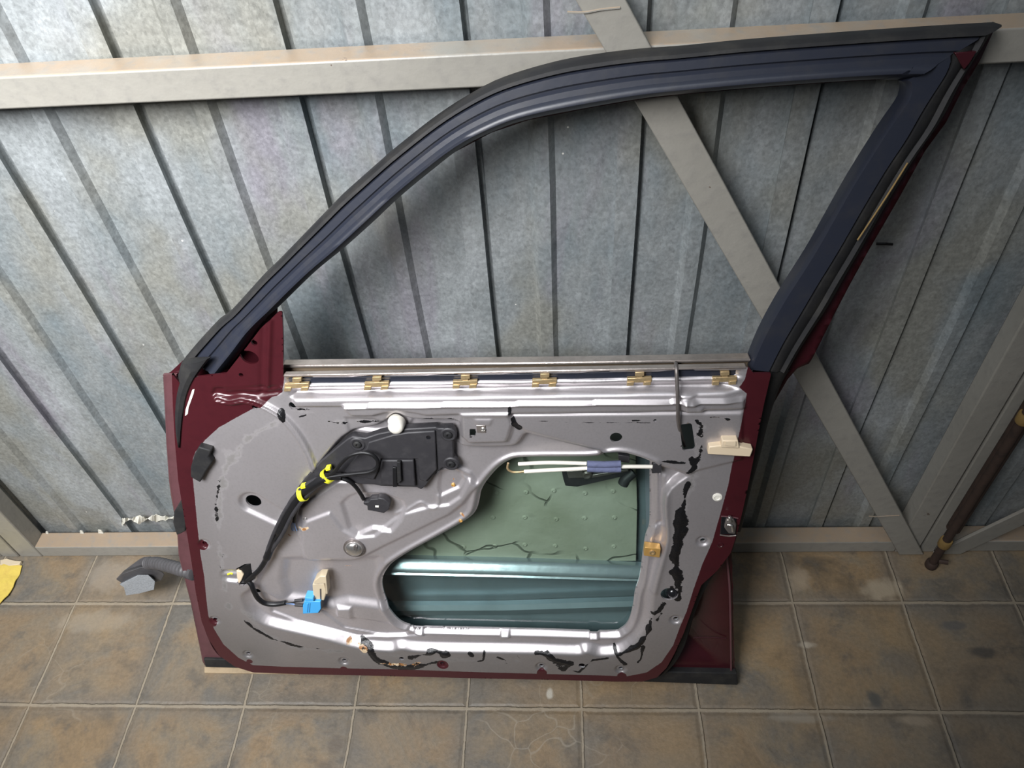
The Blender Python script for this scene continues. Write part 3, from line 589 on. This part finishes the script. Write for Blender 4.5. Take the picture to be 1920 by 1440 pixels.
def wl(X): X = np.asarray(X)-DO; return (X@DU, X@DV, X@DN)
def blend(a, b, t, n=70):
    A = resample(px_spline(a, 5), n); B = resample(px_spline(b, 5), n); return [tuple(q) for q in A*(1-t)+B*t]
def tb(name, pts, r, mt, parent=None, n=10, k=8, raw=False):      # smooth tube through measured points (px, py, w)
    q = pts if raw else [L(*p_) for p_ in pts]
    b = MB(); b.tube(spline(q, k), r, n); return b.build(name, M[mt], D if parent is None else parent, smooth=True)
def plate(name, pts, w0, w1, mt, parent=None, bev=.001, smooth=False):
    b = MB(); b.pprism(pts, w0, w1); return b.build(name, M[mt], D if parent is None else parent, bevel=bev)
def disc(name, px, py, w, prof, mt, parent=None, n=20, sy=1.0):
    c = L(px, py, w); b = MB(); b.lathe(c, prof, n, ((1,0,0),(0,sy,0),(0,0,1))); return b.build(name, M[mt], D if parent is None else parent, smooth=True)

# window frame: rubber seal outside, navy trim with a rolled inner lip
o_top = top_edge; i_top = [(420,700),(452,660),(485,614)]+[(522,579)]+inner_edge[1:14]+[(1650,155),(1692,155)]
seam = blend(o_top, i_top, .21); wf = WF
strip('weatherstrip', o_top, seam, wf-.008, wf, 'rubber', 90, [(0,.006),(0,wf-.014),(.10,wf-.008),(.45,wf-.003),(.85,wf-.002),(.97,wf-.006),(1,.012)])
strip('window_frame_trim', seam, i_top, wf, wf-.004, 'navy', 90, [(0,.010),(.0,wf-.007),(.05,wf-.002),(.28,wf-.001),(.33,wf-.0035),(.36,wf-.0035),(.42,wf),(.56,wf+.001),(.62,wf+.0045),(.68,wf+.0065),(.76,wf+.0065),(.84,wf+.002),(.95,wf-.010),(1,wf-.020),(1,.010)])
ro = [(1883,48),(1845,104),(1812,160),(1778,226),(1733,290),(1678,378),(1624,472),(1592,526),(1560,582),(1512,655),(1484,702)]
ri = [(1692,155),(1701,160),(1702,176),(1694,197),(1657,250),(1600,340),(1560,410),(1520,480),(1467,563),(1430,630),(1404,692)]
rs_ = blend(ro, ri, .50)
strip('window_frame_trim', rs_, ri, wf, wf-.002, 'navy', 70, [(0,.010),(0,wf-.004),(.06,wf),(.9,wf),(.97,wf-.003),(1,wf-.012),(1,.010)])
strip('weatherstrip', ro, rs_, wf-.008, wf, 'rubber', 70, [(0,.004),(0,wf-.024),(.15,wf-.014),(.35,wf-.006),(.5,wf-.009),(.72,wf-.002),(.93,wf-.001),(1,wf-.006),(1,.012)])
strip('weatherstrip', [(1484,700),(1470,722),(1453,765),(1440,810),(1428,860),(1414,910),(1402,960),(1392,1000)], [(1446,700),(1441,722),(1430,765),(1421,810),(1411,860),(1401,910),(1391,960),(1382,1000)], wf-.012, wf, 'rubber', 30, [(0,.004),(0,wf-.022),(.4,wf-.010),(1,wf-.002),(1,.008)])
strip('weatherstrip', [(337,684),(331,706),(325,740),(324,780),(328,815),(335,838)], [(394,672),(367,707),(351,740),(343,780),(339,815),(337,836)], WI-.004, WI+.003, 'rubber', 30, [(0,.030),(0,WI-.010),(.2,WI-.001),(.6,WI+.005),(.9,WI+.003),(1,WI-.002)])
plate('corner_patch', [(1790,99),(1832,96),(1818,119),(1808,131),(1799,116)], wf-.006, wf+.0012, 'maroon', bev=.0008)
tb('trim_scuff', [(1702,305,wf+.0006),(1660,372,wf+.0006),(1608,450,wf+.0006)], .0011, 'ring')

# belt line
plate('belt_molding', [(527,685),(1120,678),(1408,673),(1408,679),(1120,684),(527,691)], .016, .034, 'trim', bev=.002)
plate('window_slot_felt', [(527,688),(1408,676),(1408,694),(527,708)], .008, .026, 'felt', bev=.001)
plate('belt_lip', [(531,703),(1100,693),(1400,687.5),(1400,691.5),(1100,697.5),(531,708)], WI-.008, WI+.003, 'trim', bev=.002)
plate('belt_channel_strip', [(531,709),(1100,698.5),(1392,693),(1390,707),(1100,712.5),(531,723)], WI-.014, WI-.005, 'navy', bev=.001)  # dark navy strip laid along the recessed belt channel
for i, (x, y) in enumerate([(556,721),(706,719),(872,716),(1021,713.5),(1199,710.5),(1359,709.5)]):
    b = MB(); z0, z1 = WI-.004, WI+.004
    b.pprism([(x-23,y-1),(x+23,y-2.5),(x+23,y+6.5),(x-23,y+7.5)], z0, z1-.002)
    b.pprism([(x-23,y+6),(x-10,y+6),(x-11,y+13),(x-24,y+13.5)], z0+.001, z1-.0005); b.pprism([(x+9,y+5.5),(x+22,y+5),(x+21,y+12),(x+7,y+12.5)], z0+.001, z1-.0005)
    b.pprism([(x-5,y-8),(x+6,y-8),(x+6,y),(x-5,y)], z0, z1-.003); b.pprism([(x-8,y-12),(x+9,y-12.5),(x+9,y-5.5),(x-8,y-5)], z0, z1-.001)
    b.build('belt_clip', M['brass'], D, bevel=.0006)

# edges of the shell
strip('hinge_flange', left_edge[::-1], [(331,702),(331,760),(334,830),(341,900),(348,950),(356,1010),(362,1060),(370,1110),(380,1165),(390,1195),(404,1222),(424,1240)], .006, .006, 'maroon_old', 50, [(0,.0015),(0,.006),(.1,.008),(.25,.0065),(1,.0065),(1,.0015)])
plate('sill_seal', [(381,1236),(700,1246),(1100,1257),(1382,1263),(1384,1283),(1383,1285),(1100,1275),(700,1262),(385,1251)], -.003, .012, 'rubber', bev=.002)
tb('folded_hem', [(1362,1040,.004),(1368,1100,.004),(1370,1180,.004),(1371,1262,.004)], .0022, 'maroon_old')
tb('rear_crease', [(1300,1196,.002),(1330,1195,.001),(1362,1197,.002)], .0012, 'maroon')
strip('edge_seal', [(1346,1072),(1335,1092),(1316,1128),(1302,1164),(1288,1212),(1272,1240),(1252,1262)], [(1340,1068),(1314,1092),(1298,1132),(1282,1180),(1266,1222),(1252,1248),(1236,1266)], .03, .03, 'rubber', 30, [(0,.006),(0,.020),(.3,.030),(1,.034),(1,.006)])

# inside the cavity
pad = [(845,862),(1192,862),(1195,960),(1192,1053),(860,1056),(740,1060),(700,1000),(780,900)]
plate('sound_deadening_pad', [(820,850),(1192,850),(1195,950),(1193,1052),(1000,1053),(740,1052),(740,950)], -.046, -.040, 'pad', bev=.001)
for x in (870,930,985,1040,1097,1150):
    for y in (922,971,1024):
        if x > 880 or y > 950: disc('pad_rivet', x+rng.normal(0,1.5), y+rng.normal(0,1.5), -.040, [(.0055,-.001),(.0045,.0012),(.0022,.0022),(.0012,.0008)], 'pad', n=12)
strip('side_impact_bar', [(690,1052),(950,1058),(1240,1068)], [(690,1086),(950,1092),(1240,1100)], -.022, -.022, 'bar', 20, [(0,-.040),(0,-.030),(.15,-.026),(.28,-.019),(.40,-.016),(.46,-.0185),(.52,-.0185),(.58,-.016),(.72,-.020),(.85,-.028),(1,-.032),(1,-.040)], sp=False)
strip('skin_stiffener', [(690,1138),(950,1137),(1240,1128)], [(690,1158),(950,1157),(1240,1148)], -.03, -.03, 'skin_in', 20, [(0,-.045),(0,-.034),(.3,-.028),(.8,-.030),(1,-.037),(1,-.045)], sp=False)
b = MB(); b.pprism([(680,846),(1208,840),(1212,1000),(1212,1196),(690,1196)], .0205, .024); b.build('window_glass', M['glass'], D)
reg_ = plate('window_regulator', [(1053,883),(1085,881),(1093,890),(1180,878),(1182,890),(1170,893),(1082,913),(1060,911),(1056,898)], -.004, .006, 'black')
plate('regulator_slide', [(1062,884),(1092,882),(1096,896),(1066,897)], .006, .012, 'steel', reg_)
plate('regulator_rail', [(1095,893),(1178,880),(1179,884),(1096,899)], .006, .010, 'steel', reg_)
disc('regulator_wheel', 1101, 888, .008, [(.008,0),(.008,.004),(.005,.006),(.002,.005)], 'steel', reg_)
tb('glass_stop', [(1188,885,.0),(1174,897,.004),(1168,908,.006)], [.009]*17, 'black')
plate('regulator_block', [(1159,853),(1181,856),(1180,869),(1160,866)], .02, .034, 'black')
plate('rubber_stop', [(1225,868),(1240,871),(1240,887),(1222,888)], .046, .061, 'black')
rl = tb('drain_rail', [(950,1186,.030),(1050,1187,.030),(1127,1188,.030)], .0012, 'chrome')
for x in (968, 1044, 1106): disc('rail_clip', x, 1187, .030, [(.004,-.003),(.004,.003)], 'black', rl, 8)
disc('rail_foot', 1092, 1194, .032, [(.0055,-.003),(.0055,.003),(.004,.004)], 'beige', rl, 12)

# black plastic module
mod = cr(540, 780, 5.333, [(640,205),(770,222),(900,178),(1050,148),(1200,128),(1480,112),(1500,125),(1560,125),(1640,122),(1675,180),(1650,235),(1655,420),(1692,470),(1670,522),(1600,535),(1545,520),(1500,555),(1470,570),(1380,700),(1330,738),(1290,716),(930,702),(860,688),(700,682),(560,648),(440,590),(330,620),(230,680),(150,745),(90,790),(95,720),(200,590),(330,450),(480,322),(590,232)])
md = plate('plastic_cover', mod, .043, .058, 'black', bev=.0025)
plate('raised_face', cr(540, 780, 5.333, [(800,265),(1050,190),(1200,165),(1470,150),(1490,540),(1380,660),(1310,640),(1290,430),(930,430),(900,560),(860,640),(640,600),(560,560),(700,380),(780,330)]), .058, .0625, 'black', md, .002)
plate('raised_face', cr(540, 780, 5.333, [(935,445),(1255,445),(1275,705),(925,692)]), .058, .066, 'black', md, .002)
for x, y in cr(540, 780, 5.333, [(698,278),(1605,182),(1632,474)]):
    s_ = disc('screw_boss', x, y, .057, [(.0125,-.006),(.0125,.001),(.0105,.0025),(.008,.0022),(.0075,0)], 'black', md)
    disc('screw', x, y, .057, [(.006,0),(.006,.003),(.004,.0045),(.0025,.0045),(.002,.002)], 'rubber', s_, 14)
x, y = cr(540, 780, 5.333, [(1403,212)])[0]; disc('pin_hole', x, y, .0622, [(.0035,0),(.0035,.0008),(.003,.0005)], 'gloss', md, 12)
cl = plate('latch_clip', cr(540, 780, 5.333, [(1045,515),(1085,520),(1090,712),(1048,712)]), .066, .070, 'black_soft', md, .0008)
plate('clip_tongue', cr(540, 780, 5.333, [(1085,460),(1125,465),(1130,600),(1135,650),(1092,680),(1088,520)]), .066, .073, 'rubber', cl, .001)
# white plug, round screw, rivets
pl = disc('white_plug', 744, 795, .054, [(.0125,-.006),(.0125,.002),(.0118,.009),(.0095,.0125),(.005,.0140),(.001,.0142)], 'white', n=28)
disc('plug_rim', 742, 789, .048, [(.0115,-.002),(.0115,.004),(.008,.005)], 'white', pl)
sc = disc('round_cap', 664, 1028, .0525, [(.0150,-.002),(.0155,.002),(.0135,.0055),(.0095,.0075),(.003,.0085)], 'chrome', n=28)
disc('dark_washer', 664, 1028, .0505, [(.0185,-.002),(.0185,.002),(.0165,.0028)], 'steel', sc, 28)
b = MB(); [b.pprism([(664+dx*5-1.2, 1028+dy*5-4), (664+dx*5+1.4, 1028+dy*5-4), (664+dx*5+1.2, 1028+dy*5+4), (664+dx*5-1.4, 1028+dy*5+4)], .0575, .0615) for dx, dy in ((0,0),(.7,.3))]; b.build('cap_slot', M['steel'], sc)
for x, y, r, w_, mt_ in [(1345,932,.0078,WI,'white'),(573,973,.004,.043,'chrome'),(864,976,.0035,.043,'orange'),(850,909,.0035,.040,'orange'),(1351,1021,.006,WI-.001,'maroon'),(906,805,.004,.066,'chrome')]:
    rv = disc('rivet', x, y, w_, [(r,-.001),(r*.95,.0012),(r*.6,.002),(r*.45,.0008),(r*.2,.0008)], mt_)
plate('striker_pad', [(893,797.5),(910,797.5),(911,812),(894,811.5)], .058, .0665, 'trim', bev=.0006)
disc('rubber_plug', 1262, 1113, WI-.010, [(.0125,-.006),(.0125,0),(.010,.004),(.006,.0065),(.001,.0075)], 'gloss', n=24)
# zinc nut clip, belt-rod
nc = plate('spring_nut', [(1209,1026),(1239,1030),(1237,1046),(1207,1042)], .044, .058, 'orange', bev=.001)
disc('nut_collar', 1223, 1036, .0585, [(.0052,-.001),(.0048,.0018),(.003,.002),(.0025,0)], 'brass', nc, 14)
tb('lock_rod', [(1267,680,.034),(1268,690,.058),(1270,730,.068),(1271,770,.070),(1272,792,.066),(1277,815,.050),(1283,836,.034)], .0028, 'steel')
# door handle cable
dc = tb('handle_cable', [(983,884,.060),(1030,881.5,.062),(1100,878,.063),(1165,875,.062),(1226,875,.056)], .0031, 'white')
tb('cable_end_loop', [(953,868,.058),(952,879,.060),(962,885,.060),(984,884,.060)], .0018, 'brass', dc)
tb('cable_sleeve', [(972,870,.056),(1030,867.5,.060),(1100,869,.063)], .0030, 'white', dc)
b = MB(); b.tube([L(1101,870,.064), L(1133,871,.065), L(1164,869.5,.064)], .0052, 12); b.tube([L(1101,878.5,.064), L(1133,879.5,.065), L(1164,879,.064)], .0056, 12); b.build('foam_sleeve', M['foam'], dc, smooth=True)
# cream trim clip on the right border
tc = plate('trim_clip', [(1329,838),(1350,835.5),(1385,837),(1412,842.5),(1407,857),(1380,855.5),(1327,852)], WI, WI+.014, 'cream', bev=.0015)
plate('clip_neck', [(1354,826),(1384,826),(1387,841),(1352,840)], WI+.002, WI+.016, 'cream', tc, .0015)
disc('clip_head', 1368, 828, WI+.004, [(.0105,-.003),(.0105,.004),(.008,.006)], 'cream', tc, 20)
plate('clip_web', [(1360,828),(1380,828.5),(1380,837),(1360,836)], WI+.016, WI+.018, 'cream', tc, .0005)
# latch
lt = plate('door_latch', [(1353,969),(1381,972),(1381,1004),(1350,1002)], WI-.02, WI+.0015, 'gloss', bev=.001)
plate('latch_cam', [(1362,975),(1376,974),(1381,984),(1379,1002),(1366,1001),(1358,990)], WI+.001, WI+.008, 'steel', lt, .002)
plate('latch_tooth', [(1366,971),(1372,971),(1372,980),(1366,980)], WI+.006, WI+.012, 'chrome', lt, .001)
tb('latch_spring', [(1364,984,WI+.009),(1372,986,WI+.011),(1374,996,WI+.009)], .002, 'chrome', lt)
tb('latch_edge', [(1350,1003,WI+.002),(1366,1005,WI+.002),(1380,1004,WI+.002)], .0012, 'trim', lt)
tb('latch_edge', [(1352,968,WI+.002),(1370,969,WI+.002),(1384,972,WI+.002)], .0012, 'maroon_old', lt)
# black plug and buffer on the hinge side
plate('rubber_buffer', [(372,838),(396,845),(391,857),(398,867),(385,886),(375,905),(357,895),(357,877),(364,853)], WI-.002, WI+.012, 'rubber', bev=.002)
plate('hinge_buffer', [(341,935),(326,960),(324,980),(331,1004),(341,1000),(348,996),(349,970),(346,950)], .006, .032, 'rubber', bev=.002)
# white mark on the maroon corner
plate('white_mark', [(360.5,731),(364.5,730),(363,738),(353.5,764),(352,776),(347,780),(348,768)], WI-.001, WI+.0006, 'white', bev=0)

# wiring harness
h = tb('wiring_harness', [(462,1090,.052),(476,1078,.056),(488,1066,.056),(500,1046,.056),(511,1019,.056),(524,996,.058),(540,964,.060),(558,934,.063),(580,914,.067),(613,895,.070),(640,893,.068)], [.0045]*24+[.0065]*16+[.0095]*16+[.0085]*17+[.0065]*8, 'black_soft', n=12)
for k_, off in enumerate([(-7,-4,.064),(6,5,.066),(-3,8,.060),(-9,4,.060)]):
    tb('wire', [(506+off[0]*.5,1030+off[1]*.5,.058),(524+off[0],996+off[1],off[2]),(545+off[0],956+off[1],off[2]+.003),(575+off[0],918+off[1],off[2]+.004),(612+off[0]*.6,894+off[1]*.7,off[2]+.006)], .0034, 'black', h)
tb('wire_loop', [(610,893,.072),(626,885,.075),(640,868,.078),(655,855,.080),(676,849,.080),(696,852,.080),(708,864,.079),(706,877,.078),(692,885,.078),(668,888,.076),(640,891,.074),(612,895,.073)], .0030, 'black_soft', h)
tb('wire_branch', [(618,894,.070),(636,896,.068),(654,902,.066),(666,912,.062),(675,924,.058),(682,936,.054)], .0033, 'black_soft', h)
tb('wire', [(640,897,.062),(658,906,.060),(672,921,.056),(681,937,.052)], .0022, 'black', h)
tb('wire_branch', [(562,936,.058),(558,952,.055),(554,966,.052),(552,978,.050)], .0034, 'black_soft', h)
for dx in (-4, -1, 3): tb('wire', [(552+dx*.4,976,.050),(550+dx,986,.047),(553+dx*1.2,995,.045)], .0009, 'bluewire', h)
for x, y, an in [(568,926,-.6),(615,892,-.15)]:
    c = Vector(L(x, y, .066)); ax = Vector((math.cos(an+.9), math.sin(an+.9), .05)).normalized(); X = ax.cross(Vector((0,0,1))).normalized(); Y = ax.cross(X)
    b = MB(); n_ = 24; vs = []
    for (r, hh) in ((.0108,-.0042),(.0122,-.0042),(.0122,.0042),(.0108,.0042)):
        for q in range(n_): a = 2*math.pi*q/n_; vs.append(tuple(c+X*r*math.cos(a)+Y*r*math.sin(a)+ax*hh))
    b.add(vs, [(i*n_+q, i*n_+(q+1) % n_, ((i+1) % 4)*n_+(q+1) % n_, ((i+1) % 4)*n_+q) for i in range(4) for q in range(n_)])
    t_ = b.build('cable_tie', M['yellow'], h, smooth=True); t_['label'] = 'bright yellow cable tie'
    plate('tie_head', [(x-6,y-13),(x+3,y-15),(x+5,y-10),(x-4,y-8)], .064, .074, 'yellow', t_, .001)
cn = plate('black_connector', cr(540, 780, 5.333, [(755,862),(800,860),(820,835),(890,830),(905,818),(960,830),(1022,880),(1010,935),(960,975),(840,950),(795,945),(792,900),(752,885)]), .045, .058, 'black', h, .0015)
plate('connector_window', cr(540, 780, 5.333, [(872,895),(908,897),(906,915),(872,913)]), .058, .0585, 'white', cn, 0)
# grommet with its lower branch and the blue plug
gm = plate('grommet', [(446,1070),(456,1060),(470,1056),(474,1083),(468,1092),(458,1098),(448,1096),(450,1082)], .036, .050, 'black_soft', h, .002)
plate('foam_pad', [(443,1070),(452,1072),(457,1078),(453,1088),(448,1096),(444,1084)], .046, .053, 'cream', gm, .0015)
tb('wire_branch', [(462,1086,.052),(471,1096,.055),(476,1108,.056),(484,1122,.054),(497,1131,.051),(516,1133,.049),(535,1130,.048)], .0046, 'black_soft', h)
for dy in (-3, 3): tb('wire', [(532,1131,.048),(545,1131+dy*.3,.047),(556,1131+dy,.047),(566,1130+dy*1.6,.048)], .0013, 'bluewire' if dy > 0 else 'black_soft', h); tb('wire_seal', [(553,1130+dy*1.3,.048),(560,1130+dy*1.5,.048),(568,1130+dy*1.6,.048)], .0030, 'black', h)
bc = plate('blue_connector', cr(280, 900, 3.6, [(1045,820),(1155,822),(1160,870),(1140,900),(1035,905),(1035,850)]), .042, .062, 'blue', h, .0015); bc['label'] = 'bright blue plug at the end of the harness'
plate('connector_latch', cr(280, 900, 3.6, [(1048,795),(1105,800),(1110,820),(1052,822)]), .046, .064, 'blue', bc, .001)
plate('connector_latch', cr(280, 900, 3.6, [(1060,835),(1072,835),(1068,895),(1056,895)]), .062, .0635, 'blue', bc, .0005)
plate('connector_latch', cr(280, 900, 3.6, [(1078,832),(1084,832),(1080,896),(1074,896)]), .062, .0635, 'blue', bc, .0005)
plate('connector_face', cr(280, 900, 3.6, [(1150,822),(1165,826),(1164,870),(1146,900),(1140,896)]), .044, .061, 'black', bc, .0008)
bg = plate('harness_clip', cr(280, 900, 3.6, [(1100,705),(1130,700),(1180,702),(1195,760),(1180,815),(1150,812),(1120,812),(1105,780)]), .041, .056, 'beige', bev=.0015)
plate('clip_hook', cr(280, 900, 3.6, [(1112,680),(1150,650),(1192,650),(1205,770),(1192,775),(1185,700),(1112,704)]), .044, .062, 'beige', bg, .0015)
plate('clip_slot', cr(280, 900, 3.6, [(1150,735),(1160,735),(1162,812),(1152,812)]), .056, .0565, 'steel', bg, 0)
tb('yellow_paint_dab', [(427,1077,WI-.002),(432,1075,WI-.002),(436,1076,WI-.0025)], .0016, 'yellow')

# corrugated gaiter and body plug hanging out of the hinge side onto the floor
g0 = wl(onY(364, 1076, -.085)); g1_ = wl(onY(340, 1068, -.070)); g2_ = wl(onY(316, 1061, -.040)); g3_ = wl(onY(294, 1056, -.012)); g4_ = wl(onY(278, 1056, .008))
ctr = spline([g0, g1_, g2_, g3_, g4_], 26); rr = [.0115+.0016*math.sin(i*math.pi/3.0) for i in range(len(ctr))]
b = MB(); b.tube(ctr, rr, 18); ga = b.build('rubber_gaiter', M['darkgrey'], D, smooth=True)
YC = -.005
def at3(px, py, Y): return wl(onY(px, py, Y))
bk = [at3(276,1043,.035), at3(306,1052,.025), at3(312,1072,.01), at3(280,1068,.015)]
def quad3(name, front, back, mt, parent, bev=.0015):
    b = MB(); n_ = len(front); b.add(list(front)+list(back), [tuple(range(n_)), tuple(range(2*n_-1, n_-1, -1))]+[(i, n_+i, n_+(i+1) % n_, (i+1) % n_) for i in range(n_)]); return b.build(name, M[mt], parent, bevel=bev)
col_f = [at3(217,1086,.004), at3(229,1076,.004), at3(262,1064,.004), at3(285,1064,.004), at3(306,1074,.004), at3(309,1078,.004), at3(303,1089,.004), at3(290,1092,.004), at3(268,1086,.004), at3(232,1096,.004)]
col_b = [at3(222,1082,.022), at3(232,1070,.022), at3(264,1059,.022), at3(284,1060,.022), at3(303,1068,.022), at3(306,1074,.022), at3(300,1084,.022), at3(288,1086,.022), at3(268,1080,.022), at3(236,1090,.022)]
body = quad3('plug_body', col_f, col_b, 'darkgrey', ga, .002)
bk_ = [at3(252,1056,.030), at3(262,1048,.030), at3(270,1044,.03), at3(282,1043,.028), at3(291,1046,.026), at3(295,1052,.026), at3(290,1060,.026), at3(282,1062,.028), at3(268,1064,.03), at3(254,1062,.030)]
quad3('plug_boot', col_b, bk_, 'darkgrey', ga, .002)
fr = [at3(224,1096,-.006), at3(258,1079,-.006), at3(278,1078,-.006), at3(291,1090,-.006), at3(289,1106,-.010), at3(262,1113,-.010), at3(236,1117,-.010), at3(232,1101,-.008)]
rr_ = [at3(226,1093,.006), at3(258,1077,.006), at3(278,1077,.006), at3(291,1086,.006), at3(290,1094,.006), at3(264,1096,.006), at3(238,1099,.006), at3(232,1096,.006)]
pn = quad3('pin_housing', fr, rr_, 'greypin', ga, .001)
